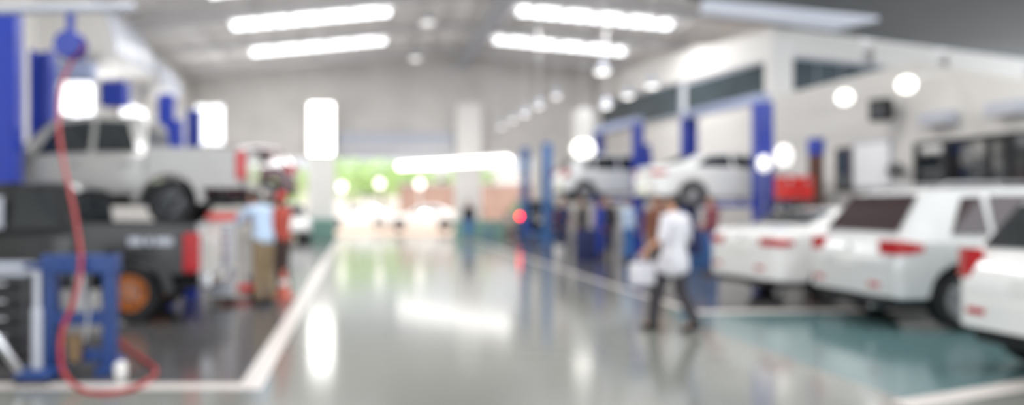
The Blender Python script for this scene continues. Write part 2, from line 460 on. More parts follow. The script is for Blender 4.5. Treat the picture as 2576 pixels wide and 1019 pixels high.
def car(style, label, cat, tail, rz, paint, rimm=None, glass=None, lift=0.0, lit=False, name=None, group=None, plate=True):
    """tail = (X, Y) of the tail's centre on the floor; heading +X turned by rz"""
    L, W, st, d = ST[style]
    glass = glass or M['glass']; rimm = rimm or M['rim']
    root = thing(name or ('suv' if style == 'suv' else 'hatchback' if style == 'hatch' else 'sedan'), label, cat, (tail[0], tail[1], lift), rz, group)
    bm = B(); body_rings(bm, st, L, W, d['wheels'], d['r']); obj('body', bm, paint, root, 35)
    top_glass('rear_window', st, W, *d['rw'], glass, root)
    top_glass('windshield', st, W, *d['ws'], glass, root)
    for s in (1, -1):
        for p in d['sides']: side_glass('side_window', st, W, p, s, glass, root)
        lx, lw, lh, lz = d['lamp']
        bm = B()
        # lamp wraps round the tail corner, following the body
        o_ = .012
        rows = [(.010, .80 - lw / W, 1.0), (.014, .84, 1.0), (.045, .955, 1.0), (.15, .995, .9), (lx + .08, 1.012, .45)]
        vo = []
        for x, y, q in rows: vo.append([bm.verts.new((x, s * y * W * kk, lz + e * lh / 2 * q)) for e, kk in ((-1, 1.0), (1, .985))])
        vi = [[bm.verts.new((v.co.x + .06, v.co.y - s * .10, v.co.z)) for v in r_] for r_ in vo]
        for q in range(4):
            bm.faces.new((vo[q][0], vo[q + 1][0], vo[q + 1][1], vo[q][1])); bm.faces.new((vi[q][0], vi[q][1], vi[q + 1][1], vi[q + 1][0]))
            bm.faces.new((vo[q][0], vi[q][0], vi[q + 1][0], vo[q + 1][0])); bm.faces.new((vo[q][1], vo[q + 1][1], vi[q + 1][1], vi[q][1]))
        for q in (0, 4): bm.faces.new((vo[q][0], vo[q][1], vi[q][1], vi[q][0]))
        obj('tail_lamp', bm, M['litlamp'] if (lit and s == 1) else M['redlamp'], root)
        z = st[-3][2] - .14
        box('headlamp', M['clear'], root, L - .42, L - .06, s * W * .78 - .13, s * W * .78 + .13, z - .08, z + .06, bev=.04)
        for k in range(len(d['sides'])):
            if style == 'suv' and k == 0 or style == 'hatch' and k == 0: continue
            x = d['sides'][k][0][0] + .12; zb, zl, zt, w, wt = interp(st, x)
            box('door_handle', paint, root, x, x + .18, s * W * .985 - .02, s * W * .985 + .03, zl - .14, zl - .10, bev=.01)
        x = d['ws'][1] - .25
        zl = interp(st, x)[1]
        box('side_mirror', paint, root, x - .08, x + .1, s * (W + .07) - .1, s * (W + .07) + .1, zl, zl + .15, bev=.04)
        for xw in d['wheels']: paint_wheel(root, xw, s, W, d['r'], rimm)
        box('reflector', M['redlamp'], root, -.035, .08, s * W * .62 - .10, s * W * .62 + .10, .50, .56, bev=.01)
    zb = st[1][1]
    bm = B(); pts = [(.30, -W), (.14, -W * .985), (.05, -W * .937), (-.004, -W * .815), (-.022, -W * .70)]; pts += [(x, -y) for x, y in reversed(pts)]
    add_prism(bm, [(x, y, zb - .02) for x, y in pts], (0, 0, .24)); obj('rear_bumper', bm, paint, root)
    bm = B(); add_box(bm, .1, L - .15, -W * .80, W * .80, .24, .42); obj('underbody', bm, M['black'], root)
    if plate: box('license_plate', M['plate'], root, -.012, .03, -.19, .19, .74, .86)
    bm = B(); add_lathe(bm, [(.01, -.022), (.05, -.02), (.055, .04)], 20, 'X', (.045, 0, st[1][2] - .02)); obj('emblem', bm, M['chrome'], root, True)
    tube('exhaust_pipe', M['chrome'], root, [(-.02, -W * .55, .27), (.5, -W * .55, .27)], .03)
    if style == 'suv':
        for s in (1, -1):
            tube('roof_rail', M['rim'], root, [(.75, s * W * .66, 1.70), (.85, s * W * .66, 1.76), (2.4, s * W * .66, 1.78), (2.55, s * W * .66, 1.70)], .018)
    return root

def pickup(label, tail, lift, paint, gate, bumper, rimm, lampsize, name='pickup_truck', xw=1.18):
    """double-cab pickup heading -X; tail = X, Y of the tail's centre"""
    L, W, r = 5.2, .90, .38
    root = thing(name, label, 'pickup truck', (tail[0], tail[1], lift), PI)
    st = [(0.00,.55,1.12,1.70,.97,.72),(0.10,.50,1.12,1.78,.99,.75),(.9,.46,1.11,1.80,1,.76),(1.5,.44,1.10,1.74,1,.74),(2.15,.44,1.08,1.13,1,.86),(3.0,.46,1.02,1.06,.98,.86),(3.45,.5,.92,.96,.90,.8),(3.6,.6,.74,.78,.76,.64)]
    X0 = 1.58
    cab_st = [(x, a, b, c, w, t) for x, a, b, c, w, t in st]
    bm = B(); body_rings(bm, cab_st, 3.6, W, (2.72,), r); 
    for v in bm.verts: v.co.x += X0
    obj('cab', bm, paint, root, 35)
    sh = Matrix.Translation((X0, 0, 0))
    def shift(o): o.location.x += X0; return o
    shift(top_glass('windshield', cab_st, W, 1.56, 2.09, M['glass'], root))
    box('rear_window', M['glass'], root, X0 - .025, X0 + .02, -.55, .55, 1.22, 1.58)
    for s in (1, -1):
        shift(side_glass('side_window', cab_st, W, [(.12, .12), (.78, .12), (.78, .9), (.30, .88)], s, M['glass'], root))
        shift(side_glass('side_window', cab_st, W, [(.86, .12), (1.72, .12), (1.42, .88), (.86, .9)], s, M['glass'], root))
        for x in (X0 + .2, X0 + .98): box('door_handle', M['chrome'] if gate is M['chrome'] else paint, root, x, x + .2, s * W * .985 - .02, s * W * .985 + .035, .98, 1.03, bev=.01)
        box('side_mirror', paint, root, X0 + 1.68, X0 + 1.86, s * (W + .09) - .12, s * (W + .09) + .12, 1.12, 1.32, bev=.04)
        # bed side with round arch and flare
        ra = r * 1.27
        top = 1.26
        pts = [(.04, .62)] + [(.04, .62)][:0]
        pts += [(xw - ra, .62)] + [(xw - ra * math.cos(a), r + ra * math.sin(a)) for a in [PI * k / 14 for k in range(1, 14)] if r + ra * math.sin(a) > .62] + [(xw + ra, .62)][:1]
        pts += [(X0 - .03, .56), (X0 - .03, top), (.0, top - .02)]
        bm = B(); add_prism(bm, [(x, s * (W - .07), z) for x, z in pts], (0, s * .07, 0)); obj('bed_side', bm, paint, root)
        bm = B()
        for k in range(15):
            a0, a1 = PI * k / 15, PI * (k + 1) / 15
            q = [(xw - (ra + e) * math.cos(a), r + (ra + e) * math.sin(a)) for a, e in ((a0, -.02), (a0, .10), (a1, .10), (a1, -.02))]
            add_prism(bm, [(x, s * (W - .05), z) for x, z in q], (0, s * .11, 0))
        bmesh.ops.remove_doubles(bm, verts=bm.verts, dist=.001)
        obj('wheel_flare', bm, paint, root, 50)
        lx, lz0, lz1 = lampsize
        box('tail_lamp', M['redlamp'], root, -.03, lx, s * (W - .04) - .09, s * (W - .04) + .06, lz0, lz1, bev=.03)
        paint_wheel(root, xw, s, W, r, rimm, .25); paint_wheel(root, X0 + 2.72, s, W, r, rimm, .25)
        box('headlamp', M['clear'], root, L - .40, L - .06, s * .68 - .14, s * .68 + .14, .82, .98, bev=.04)
    box('tailgate', gate, root, -.04, .03, -W + .12, W - .12, .60, 1.25, bev=.015)
    box('tailgate_handle', M['chrome'], root, -.06, -.02, -.14, .14, .96, 1.04, bev=.015)
    box('rear_bumper', bumper, root, -.18, -.02, -W + .02, W - .02, .44, .62, bev=.04)
    box('bed_floor', M['black'], root, .02, X0 - .02, -W + .06, W - .06, .62, .68)
    box('bed_front', paint, root, X0 - .05, X0 - .015, -W + .06, W - .06, .62, 1.26)
    box('license_plate', M['plate'], root, -.2, -.16, -.17, .17, .48, .58)
    bm = B(); add_box(bm, .1, L - .2, -.55, -.42, .40, .52); add_box(bm, .1, L - .2, .42, .55, .40, .52)
    for x in (.5, 1.18, 2.2, 3.4, 4.3): add_box(bm, x - .06, x + .06, -.68, .68, .34, .44)
    obj('chassis', bm, M['black'], root)
    tube('exhaust_pipe', M['rim'], root, [(-.05, -.5, .36), (1.6, -.5, .36), (3.0, -.3, .36)], .035)
    return root

# ---- left bays
silver_truck = pickup('silver double cab pickup raised high on a blue lift in the left bay', (-1.82, 13.4), 1.15, M['palesilver'], M['palesilver'], M['darkgrey'], M['darkgrey'], (.14, .74, 1.20))
black_truck = pickup('black pickup with orange wheel rims parked on the floor below the raised silver pickup', (-2.05, 10.9), 0, M['glossblack'], M['silver'], M['chrome'], M['orange'], (.18, .64, 1.14), xw=.86)
bm = B()
for x0, x1 in ((.30, .52), (.56, .64), (.68, .86)): add_prism(bm, [(x0, .902, .99), (x1, .902, .99), (x1, .902, 1.09), (x0, .902, 1.09)], (0, .006, 0))
obj('decal', bm, M['palesteel'], black_truck)
for o in list(black_truck.children):
    if o.name.startswith('wheel') and 'flare' not in o.name:
        s_ = 1 if o.location.y > 0 else -1
        bm = B(); add_lathe(bm, [(.01, s_ * .125), (.11, s_ * .12), (.12, s_ * .08), (.12, s_ * .02)], 24, 'Y'); obj('hub_cap', bm, M['rim'], o, True)
box('glass_reflection', M['palesteel'], black_truck, 2.45, 3.0, .86, .90, 1.20, 1.60).rotation_euler = (0, 0, 0)  # pale panel imitates a bright reflection in the cab's side window
for o in black_truck.children:
    if o.name.startswith('glass_reflection'): o['label'] = 'pale grey panel imitating a reflection in the window'; 
    if o.name.startswith('decal'): o['label'] = 'pale lettering strip'
car('hatch', 'dark maroon hatchback raised on the lift beyond the silver pickup', 'car', (-1.75, 22.2), PI, M['maroon'], lift=1.5)
car('hatch', 'white hatchback facing the hall beside the left far column', 'car', (-3.4, 36.2), -PI / 2 + .15, M['whitecar'])
# ---- right bays, near to far
car('hatch', 'white hatchback closest to the camera, cut by the right frame edge', 'car', (5.66, 6.72), math.radians(1), M['whitecar'])
car('suv', 'silver grey suv with raked wine dark rear window between two white cars', 'car', (6.28, 10.25), math.radians(0), M['silver'], glass=M['wineglass'])
car('sedan', 'white sedan parked on the floor left of the silver grey suv', 'car', (6.08, 12.75), math.radians(8), M['whitecar'])
car('sedan', 'white sedan raised on the lift with the pale blue overhead beam', 'car', (7.55, 21.2), math.radians(0), M['whitecar'], lift=1.4)
car('hatch', 'white hatchback raised on the second lift, above the group of people', 'car', (6.75, 27.2), math.radians(0), M['pearl'], lift=1.6)
car('suv', 'black suv with one lit red tail lamp at the far end', 'car', (7.95, 34.8), PI / 2, M['glossblack'], lit=True)
# ---- outside, beyond the opening
car('sedan', 'white sedan parked outside beside the right far column', 'car', (5.9, 46.5), PI, M['whitecar'])
car('sedan', 'white sedan parked outside, left and behind the other outdoor sedan', 'car', (2.2, 50.0), PI, M['whitecar'])

# ================================================================== LIFTS
def lift(label, near, far, h, m, raise_to, hw, beam=None, unit=True, pw=.17, group='two-post car lifts'):
    """two posts at near/far (X, Y), overhead beam, carriages and arms at height raise_to; hw = half length of arms"""
    n, f = Vector((*near, 0)), Vector((*far, 0)); mid = (n + f) / 2
    root = thing('car_lift', label, 'car lift', mid)
    dirv = (f - n).normalized()
    for k, p in enumerate((n, f)):
        q = p - mid; s = 1 if k == 0 else -1
        bm = B(); w, dp = pw, .14
        # C-section column opening towards the car
        add_box(bm, q.x - w, q.x + w, q.y - s * dp - .03, q.y - s * dp + .03, .04, h)
        for sx in (-1, 1):
            add_box(bm, q.x + sx * w - .03, q.x + sx * w + .03, min(q.y - s * dp, q.y + s * dp), max(q.y - s * dp, q.y + s * dp), .04, h)
        obj('post', bm, m, root)
        box('base_plate', m, root, q.x - .32, q.x + .32, q.y - .28, q.y + .28, 0, .04)
        box('carriage', M['steelblue'] if m is not M['steelblue'] else M['blue'], root, q.x - .13, q.x + .13, q.y - .10, q.y + .12, raise_to - .35, raise_to + .35, bev=.02)
        for sx in (-1, 1):
            a = q + Vector((sx * .1, s * .14, raise_to - .2)); b = q + Vector((sx * hw, s * .85, raise_to - .2))
            bm = B(); add_tube(bm, [a, b], .06, 4); arm = obj('arm', bm, m, root)
            bm = B(); add_lathe(bm, [(.07, raise_to - .16), (.07, raise_to - .06), (.05, raise_to - .02)], 16, 'Z', (b.x, b.y, 0)); obj('pad', bm, M['black'], arm)
    bm = B(); a, b = n - mid, f - mid; hb = h
    if beam == 'floor': hb = .045
    add_prism(bm, [(a.x - .12, a.y - .15, hb), (a.x + .12, a.y - .15, hb), (b.x + .12, b.y + .15, hb), (b.x - .12, b.y + .15, hb)], (0, 0, .03 if beam == 'floor' else .22))
    obj('floor_cover' if beam == 'floor' else 'overhead_beam', bm, m if beam in (None, 'floor') else beam, root)
    if unit:
        q = n - mid
        u = box('power_unit', m, root, q.x + .19, q.x + .42, q.y - .16, q.y + .16, h - 1.5, h - .95, bev=.03)
        bm = B(); add_lathe(bm, [(.02, h - .95), (.12, h - .93), (.12, h - .68), (.03, h - .64)], 18, 'Z', (q.x + .30, q.y, 0)); obj('motor', bm, M['blue'], u, True)
    return root
lift('dark blue lift holding the silver pickup at the left edge', (-5.36, 12.05), (-5.98, 15.0), 4.4, M['blue'], 1.55, 1.1, beam='floor', unit=False)
lift('blue lift behind the silver pickup bed, holding the maroon hatchback', (-5.0, 20.6), (-4.95, 23.8), 4.35, M['blue'], 1.75, 1.0, beam='floor')
lift('blue lift with a pale blue overhead beam behind the white sedan on the right', (9.88, 19.5), (9.5, 22.95), 4.0, M['blue'], 1.7, 1.1, beam=M['paleblue'], unit=False)
lift('blue lift holding the white hatchback behind the raised sedan', (8.95, 25.6), (8.7, 28.9), 4.1, M['blue'], 1.85, 1.0, beam=M['paleblue'], pw=.12)
lift('empty steel blue lift at the far right beside the black suv', (7.35, 31.2), (6.95, 33.4), 3.9, M['steelblue'], .5, .7, beam='floor', unit=False, pw=.13)

# ================================================================== OVERHEAD, LEFT
rail = thing('overhead_rail', 'pale grey overhead rail hung across the top left corner', 'rail', (-3.6, 9.0, 3.65))
tube('pipe', M['palesteel'], rail, [(-2.6, 0, 0.02), (1.05, 0, .08)], .05)
for x in (-2.2, -.2, .9): tube('hanger_rod', M['steel'], rail, [(x, 0, .05), (x, 0, roof_z(x - 3.6) - 3.65)], .012, 8)
reel = thing('hose_reel', 'round blue hose reel hanging from the overhead rail, red hose wound on it', 'hose reel', (-3.27, 9.0, 3.3))
bm = B(); add_lathe(bm, [(.02, -.13), (.15, -.13), (.16, -.10), (.10, -.09), (.10, .09), (.16, .10), (.15, .13), (.02, .13)], 28, 'Y'); obj('drum', bm, M['blue'], reel, True)
box('bracket', M['blue'], reel, -.04, .04, -.04, .04, .10, .36)
bm = B()
for k in range(5): add_lathe(bm, [(.10, -.07 + k * .03), (.125, -.055 + k * .03), (.10, -.04 + k * .03)], 24, 'Y')
obj('wound_hose', bm, M['hose'], reel, True)
hp = [at(188, 140, 9.0), at(160, 200, 8.8), at(148, 300, 8.4), at(158, 400, 8.0), at(178, 490, 7.6), at(195, 580, 7.3), at(203, 670, 7.0), at(185, 760, 6.8), at(158, 830, 6.65), at(152, 890, 6.5), at(162, 940, 6.42)]
floorpts = [(210, 982), (265, 988), (320, 980), (375, 955), (392, 932), (365, 908), (310, 868), (288, 845)]
for px, py in floorpts:
    Y = (EYE - .02) * F / (py - PY); hp.append(at(px, py, Y))
cu = bpy.data.curves.new('air_hose', 'CURVE'); cu.dimensions = '3D'; cu.bevel_depth = .019; cu.bevel_resolution = 3; cu.resolution_u = 6
sp = cu.splines.new('BEZIER'); sp.bezier_points.add(len(hp) - 1)
for b_, p in zip(sp.bezier_points, hp):
    b_.co = p; b_.handle_left_type = b_.handle_right_type = 'AUTO'
tmp = bpy.data.objects.new('tmp', cu); C.objects.link(tmp)
dg = bpy.context.evaluated_depsgraph_get()
me = bpy.data.meshes.new_from_object(tmp.evaluated_get(dg)); bpy.data.objects.remove(tmp)
me.materials.clear(); me.materials.append(M['hose'])
for p in me.polygons: p.use_smooth = True
ho = bpy.data.objects.new('air_hose', me); C.objects.link(ho)
tag(ho, 'red air hose hanging down at the left and looping over the floor line', 'hose')

# blue hose cabinet hung over the pickup's cab, grey gantry arm
cab = thing('hose_cabinet', 'blue box shaped hose cabinet hanging above the silver pickup cab', 'hose cabinet', (-5.55, 18.0, 3.7))
box('casing', M['blue'], cab, -.26, .30, -.2, .2, 0, .58, bev=.04)
box('side_cover', M['darkgrey'], cab, -.30, -.24, -.17, .17, .04, .54, bev=.02)
for x in (-.15, .18): tube('hanger_rod', M['steel'], cab, [(x, 0, .56), (x, 0, roof_z(-5.6) - 3.7)], .015, 8)
tube('hose_end', M['hose'], cab, [(.05, 0, .02), (.05, 0, -.12), (.07, 0, -.2)], .02)
g = thing('air_duct', 'grey blue square duct hanging behind the left lift post', 'duct', (-6.03, 16.2, 4.05))
box('duct_body', M['paleblue'], g, -.63, .63, -.2, .2, -.02, .34, bev=.02)
for x in (-.5, .5): tube('hanger_rod', M['steel'], g, [(x, 0, .3), (x, 0, roof_z(-6) - 4.05 - .05)], .015, 8)
# curved pale hoods on the left wall
def hood(label, y0, y1, r, zc):
    root = thing('curved_hood', label, 'hood', (XL, (y0 + y1) / 2, zc), 0, 'curved hoods on the left wall')
    bm = B(); n = 12; hy = (y1 - y0) / 2
    for k in range(n):
        a0, a1 = PI / 2 * k / n, PI / 2 * (k + 1) / n
        q = [(rr * math.cos(a), -hy, rr * math.sin(a)) for a, rr in ((a0, r), (a1, r), (a1, r - .07), (a0, r - .07))]
        add_prism(bm, q, (0, 2 * hy, 0))
    obj('shell', bm, M['palesteel'], root)
    for sy in (-1, 1):
        bm = B(); pts = [(0, sy * hy, 0)] + [((r - .07) * math.cos(PI / 2 * k / n), sy * hy, (r - .07) * math.sin(PI / 2 * k / n)) for k in range(n + 1)]
        add_prism(bm, pts, (0, -sy * .05, 0)); obj('side_panel', bm, M['wall'], root)
    return root
hood('large pale curved hood high on the left wall, nearer one', 19.6, 23.4, 2.0, 5.25)
hood('smaller pale curved hood high on the left wall, farther one', 26.2, 29.4, 1.45, 5.45)

# ================================================================== LEFT FLOOR EQUIPMENT
pr = thing('hydraulic_press', 'blue hydraulic press frame standing near the front floor line', 'press', (-2.53, 7.2, 0), math.radians(3))
for x in (-.25, .27):
    box('upright', M['pressblue'], pr, x - .055, x + .055, -.09, .09, .06, 1.05, bev=.01)
    box('foot', M['pressblue'], pr, x - .07, x + .07, -.28, .28, 0, .07, bev=.01)
box('top_beam', M['pressblue'], pr, -.33, .35, -.1, .1, .88, 1.05, bev=.015)
box('work_bed', M['pressblue'], pr, -.22, .24, -.11, .11, .42, .54, bev=.01)
bm = B(); add_lathe(bm, [(.08, .52), (.08, .9)], 20); cyl = obj('ram', bm, M['rim'], pr, True)
bm = B(); add_lathe(bm, [(.03, .30 + .25), (.03, .58)], 16); obj('piston', bm, M['chrome'], cyl, True)
box('pump_tank', M['tan'], pr, -.08, .04, -.16, -.06, .10, .34, bev=.02)
tube('pump_lever', M['chrome'], pr, [(.1, -.2, .3), (.16, -.22, .75)], .012)
box('lower_tie', M['pressblue'], pr, -.22, .24, -.05, .05, .08, .2, bev=.01)
jk = thing('transmission_jack', 'tall pale steel jack column beside the blue press', 'jack', (-2.72, 6.70, 0))
box('base', M['pressblue'], jk, -.15, .15, -.12, .12, .04, .12, bev=.02)
for sx in (-1, 1):
    for sy in (-1, 1):
        bm = B(); add_lathe(bm, [(.035, -.015), (.04, 0), (.035, .015)], 14, 'X', (sx * .12, sy * .09, .04)); obj('caster', bm, M['black'], jk, True)
bm = B(); add_lathe(bm, [(.045, .1), (.045, .62), (.03, .63), (.03, .95)], 18); obj('column', bm, M['palesteel'], jk, True)
bm = B(); add_lathe(bm, [(.03, .95), (.11, .98), (.11, 1.0)], 20); obj('saddle', bm, M['pressblue'], jk, True)
tube('pedal', M['chrome'], jk, [(-.1, -.1, .12), (-.22, -.22, .38), (-.24, -.24, .45)], [.03, .045, .02])
tc = thing('tool_cart', 'black tool cart with pale trays at the lower left edge', 'tool cart', (-3.48, 7.8, 0))
box('cabinet', M['darkgrey'], tc, -.38, .30, -.25, .25, .12, .82, bev=.02)
for k in range(4):
    dr = box('drawer', M['black'], tc, -.36, .28, -.275, -.24, .15 + k * .165, .29 + k * .165, bev=.008)
    box('handle', M['chrome'], dr, -.22, .14, -.295, -.27, .25 + k * .165, .265 + k * .165)
box('top_tray', M['palesteel'], tc, -.40, .32, -.27, .27, .82, .87, bev=.01)
for sx in (-.3, .22):
    for sy in (-.2, .2):
        bm = B(); add_lathe(bm, [(.05, -.02), (.06, 0), (.05, .02)], 16, 'X', (sx, sy, .06)); obj('caster', bm, M['black'], tc, True)
tub = thing('parts_tray', 'pale steel parts tray lying on the tool cart', 'tray', (-3.40, 7.72, .87))
box('tray_base', M['palesteel'], tub, -.2, .2, -.12, .12, 0, .015)
for a in ((-.2, .2, -.12, -.105), (-.2, .2, .105, .12), (-.2, -.185, -.12, .12), (.185, .2, -.12, .12)): box('tray_wall', M['palesteel'], tub, *a, 0, .07)
bt = thing('oil_bottle', 'white oil bottle standing on the floor in front of the blue press', 'bottle', (-2.06, 6.85, 0))
bm = B(); add_lathe(bm, [(.005, 0), (.05, 0), (.055, .02), (.055, .12), (.03, .15), (.02, .16)], 18); obj('bottle_body', bm, M['white'], bt, True)
bm = B(); add_lathe(bm, [(.022, .155), (.022, .185), (.005, .187)], 14); obj('cap', bm, M['blue'], bt, True)
bt = thing('oil_bottle', 'white oil bottle lying near the corner at the lower left', 'bottle', (-3.15, 6.60, .056))
bm = B(); add_lathe(bm, [(.005, -.1), (.05, -.1), (.055, -.08), (.055, .03), (.03, .06), (.02, .07)], 18, 'X'); obj('bottle_body', bm, M['white'], bt, True)
bm = B(); add_lathe(bm, [(.022, .065), (.022, .095), (.005, .097)], 14, 'X'); obj('cap', bm, M['red'], bt, True)
# white cabinet with a red tray, red jack, cone
wc = thing('tool_cabinet', 'white tool cabinet with a red top between the black pickup and the mechanics', 'tool cabinet', (-2.10, 12.2, 0))
box('carcass', M['white'], wc, -.2, .2, -.18, .18, .10, 1.26, bev=.02)
for k in range(5):
    dr = box('drawer', M['palesteel'], wc, -.18, .18, -.195, -.17, .14 + k * .22, .33 + k * .22, bev=.008)
    box('handle', M['chrome'], dr, -.1, .1, -.21, -.19, .29 + k * .22, .305 + k * .22)
box('red_top', M['red'], wc, -.22, .22, -.2, .2, 1.26, 1.36, bev=.02)
for sx in (-.14, .14):
    for sy in (-.12, .12):
        bm = B(); add_lathe(bm, [(.04, -.015), (.05, 0), (.04, .015)], 14, 'X', (sx, sy, .05)); obj('caster', bm, M['black'], wc, True)
fj = thing('floor_jack', 'low red trolley jack on the floor under the raised silver pickup', 'jack', (-2.0, 13.1, 0), math.radians(20))
box('chassis', M['red'], fj, -.3, .3, -.14, .14, .06, .18, bev=.02)
for sx in (-.24, .24):
    for sy in (-.15, .15):
        bm = B(); add_lathe(bm, [(.055, -.02), (.065, 0), (.055, .02)], 16, 'Y', (sx, sy, .065)); obj('roller', bm, M['black'], fj, True)
bm = B(); add_lathe(bm, [(.05, .18), (.05, .30), (.09, .32), (.09, .35)], 18, 'Z', (.2, 0, 0)); obj('saddle', bm, M['rim'], fj, True)
tube('handle', M['red'], fj, [(-.26, 0, .16), (-.62, 0, .75)], .018)
cn = thing('traffic_cone', 'orange traffic cone on the floor beside the mechanic in orange', 'cone', (-1.22, 12.75, 0))
box('cone_base', M['coneo'], cn, -.17, .17, -.17, .17, 0, .035, bev=.01)
bm = B(); add_lathe(bm, [(.12, .03), (.03, .44), (.02, .46)], 24); obj('cone_body', bm, M['coneo'], cn, True)
bm = B(); add_lathe(bm, [(.083, .21), (.062, .30)], 24); obj('reflective_band', bm, M['white'], cn, True)
bk = thing('bucket', 'blue bucket on the floor under the raised silver pickup', 'bucket', (-2.75, 12.9, 0))
bm = B(); add_lathe(bm, [(.005, 0), (.12, 0), (.15, .3), (.16, .3), (.16, .31), (.14, .31), (.11, .02), (.005, .02)], 24); obj('bucket_body', bm, M['blue'], bk, True)
tube('bail', M['chrome'], bk, [(-.15, 0, .3), (-.1, 0, .4), (0, 0, .44), (.1, 0, .4), (.15, 0, .3)], .006, 6)

# ================================================================== LAMPS
def pendant(label, p, r=.22, glow='lamp', group=None, ztop=None):
    root = thing('pendant_lamp', label, 'lamp', p, 0, group)
    bm = B(); add_lathe(bm, [(r * .98, .04), (r, .05), (r * .8, .16), (r * .35, .28), (.06, .30), (.06, .42), (.02, .43)], 24); obj('lamp_shade', bm, M['palesteel'], root, True)
    bm = B(); add_lathe(bm, [(.01, -.03), (r * .5, -.02), (r * .9, .03), (r * .9, .06), (.01, .07)], 24); obj('diffuser', bm, M[glow], root, True)
    z = (roof_z(p[0]) if ztop is None else ztop) - p[2] - .05
    tube('hanging_rod', M['steel'], root, [(0, 0, .42), (0, 0, z)], .012, 8)
    return root
rowB = [(1515, 185, 21.2), (1400, 245, 25.9), (1355, 270, 28.6), (1320, 290, 31.0), (1290, 305, 33.2), (1262, 320, 35.8)]
ordn = ['first', 'second', 'third', 'fourth', 'fifth', 'farthest']
for k, (px, py, Y) in enumerate(rowB):
    p = at(px, py, Y); pendant('pendant lamp in the row over the right bays, %s one from the front' % ordn[k], p, .22 if k == 0 else .15, 'lamp' if k == 0 else 'softlamp', 'pendant lamps over the right bays')
for k, (px, py, Y) in enumerate([(1640, 220, 23.4), (1580, 245, 25.9), (1525, 270, 28.6)]):
    p = at(px, py, Y); pendant('pendant lamp beside the upper office windows, %s one of that row' % ('nearest', 'middle', 'farthest')[k], p, .2, 'lamp', 'pendant lamps beside the upper office')
for k, (px, py, Y) in enumerate([(2280, 213, 16.4), (2125, 245, 18.5)]):
    p = at(px, py, Y)
    root = thing('wall_lamp', 'round white lamp on an arm from the office wall, %s of two' % ('right', 'left')[k], 'lamp', p, 0, 'round lamps along the office wall')
    bm = B(); add_ball(bm, (0, 0, 0), .17, 20); obj('globe', bm, M['lamp'], root, True)
    tube('lamp_arm', M['white'], root, [(.12, 0, .08), (.4, 0, .2), (WX - p.x, 0, .2)], .02, 8)
for k, (px, py, Y) in enumerate([(1075, 60, 27.7), (1045, 150, 34.3)]):
    p = at(px, py, Y); pendant('high bay lamp hanging under the roof ridge, %s' % ('nearer one', 'farther one by the back wall')[k], p, .28, 'dimlamp', 'high bay lamps under the ridge')
p = at(1467, 385, 23.0)
bl = thing('tube_lamp', 'big white drum lamp with a bright bulb hanging in front of the raised white hatchback', 'lamp', p)
bm = B(); add_lathe(bm, [(.02, .35), (.30, .36), (.30, 1.22), (.05, 1.30)], 28); obj('drum_shade', bm, M['white'], bl, True)
bm = B(); add_ball(bm, (0, 0, .12), (.32, .32, .26), 20); obj('bulb', bm, M['lamp'], bl, True)
tube('hanging_rod', M['steel'], bl, [(0, 0, 1.28), (0, 0, roof_z(p.x) - p.z - .05)], .015, 8)
for k, (px, py, Y, r, s) in enumerate([(1972, 392, 18.9, .2, 'upper'), (1922, 412, 18.8, .15, 'lower')]):  # two glowing white ovals, each set on a pole with a tripod
    p = at(px, py, Y); root = thing('glow_oval', 'bright white glowing oval on a stand right of the blue lift post, %s one' % s, 'lamp', (p.x, p.y, 0), 0, 'glowing ovals on stands')
    bm = B(); add_ball(bm, (0, 0, p.z), (r, .14, r * 1.3), 20); obj('oval_head', bm, M['dimlamp'], root, True)
    tube('pole', M['palesteel'], root, [(0, .02, .05), (0, .02, p.z - .1)], .02, 8)
    bm = B()
    for a in range(3): add_tube(bm, [(0, .02, .35), (.3 * math.cos(a * 2.1), .02 + .3 * math.sin(a * 2.1), .01)], .012, 6)
    obj('tripod', bm, M['black'], root)

# ================================================================== RIGHT WALL ITEMS
sp_ = thing('loudspeaker', 'black loudspeaker mounted on the white office wall', 'loudspeaker', (WX - .36, 18.2, 3.42), math.radians(25))
box('speaker_box', M['black'], sp_, -.16, .14, -.2, .2, 0, .5, bev=.03)
bm = B(); add_lathe(bm, [(.02, -.165), (.11, -.17), (.13, -.155)], 22, 'X', (0, 0, .2)); obj('woofer', bm, M['darkgrey'], sp_, True)
tube('wall_bracket', M['black'], sp_, [(.12, 0, .25), (.40, .12, .25)], .03, 8)
wb = thing('whiteboard', 'white notice board on the office wall left of the dark window', 'board', (WX - .03, 19.1, 1.9))
box('panel', mat('board_white', (246, 246, 246), .3, var=.01), wb, -.02, .01, -.72, .62, .02, 1.1)
bm = B()
for a in ((-.76, .66, 0, .04), (-.76, .66, 1.08, 1.12), (-.76, -.72, 0, 1.12), (.62, .66, 0, 1.12)): add_box(bm, -.03, .02, a[0], a[1], a[2], a[3])
obj('board_frame', bm, M['palesteel'], wb)
rk = thing('shelf_rack', 'black steel rack carrying the red parts chest behind the parked white sedan', 'rack', (9.55, 17.5, 0))
for sx in (-.36, .36):
    for sy in (-.2, .2): box('leg', M['black'], rk, sx - .025, sx + .025, sy - .025, sy + .025, 0, 1.62)
for z in (.3, .95, 1.58): box('shelf', M['darkgrey'], rk, -.39, .39, -.23, .23, z, z + .04)
fc = thing('parts_chest', 'red parts chest on the black rack right of the blue lift post', 'chest', (9.55, 17.5, 1.62))
box('casing', M['red'], fc, -.33, .33, -.2, .2, 0, .38, bev=.02)
box('lid', M['red'], fc, -.34, .34, -.21, .21, .39, .50, bev=.03)
for sx in (-.2, .2): box('latch', M['chrome'], fc, sx - .03, sx + .03, -.225, -.2, .34, .43, bev=.005)
tube('handle', M['black'], fc, [(-.08, -.2, .2), (-.08, -.25, .2), (.08, -.25, .2), (.08, -.2, .2)], .01, 6)
ps = thing('signal_post', 'dark brown post with a blue cap in front of the office wall', 'post', (10.67, 18.6, 0))
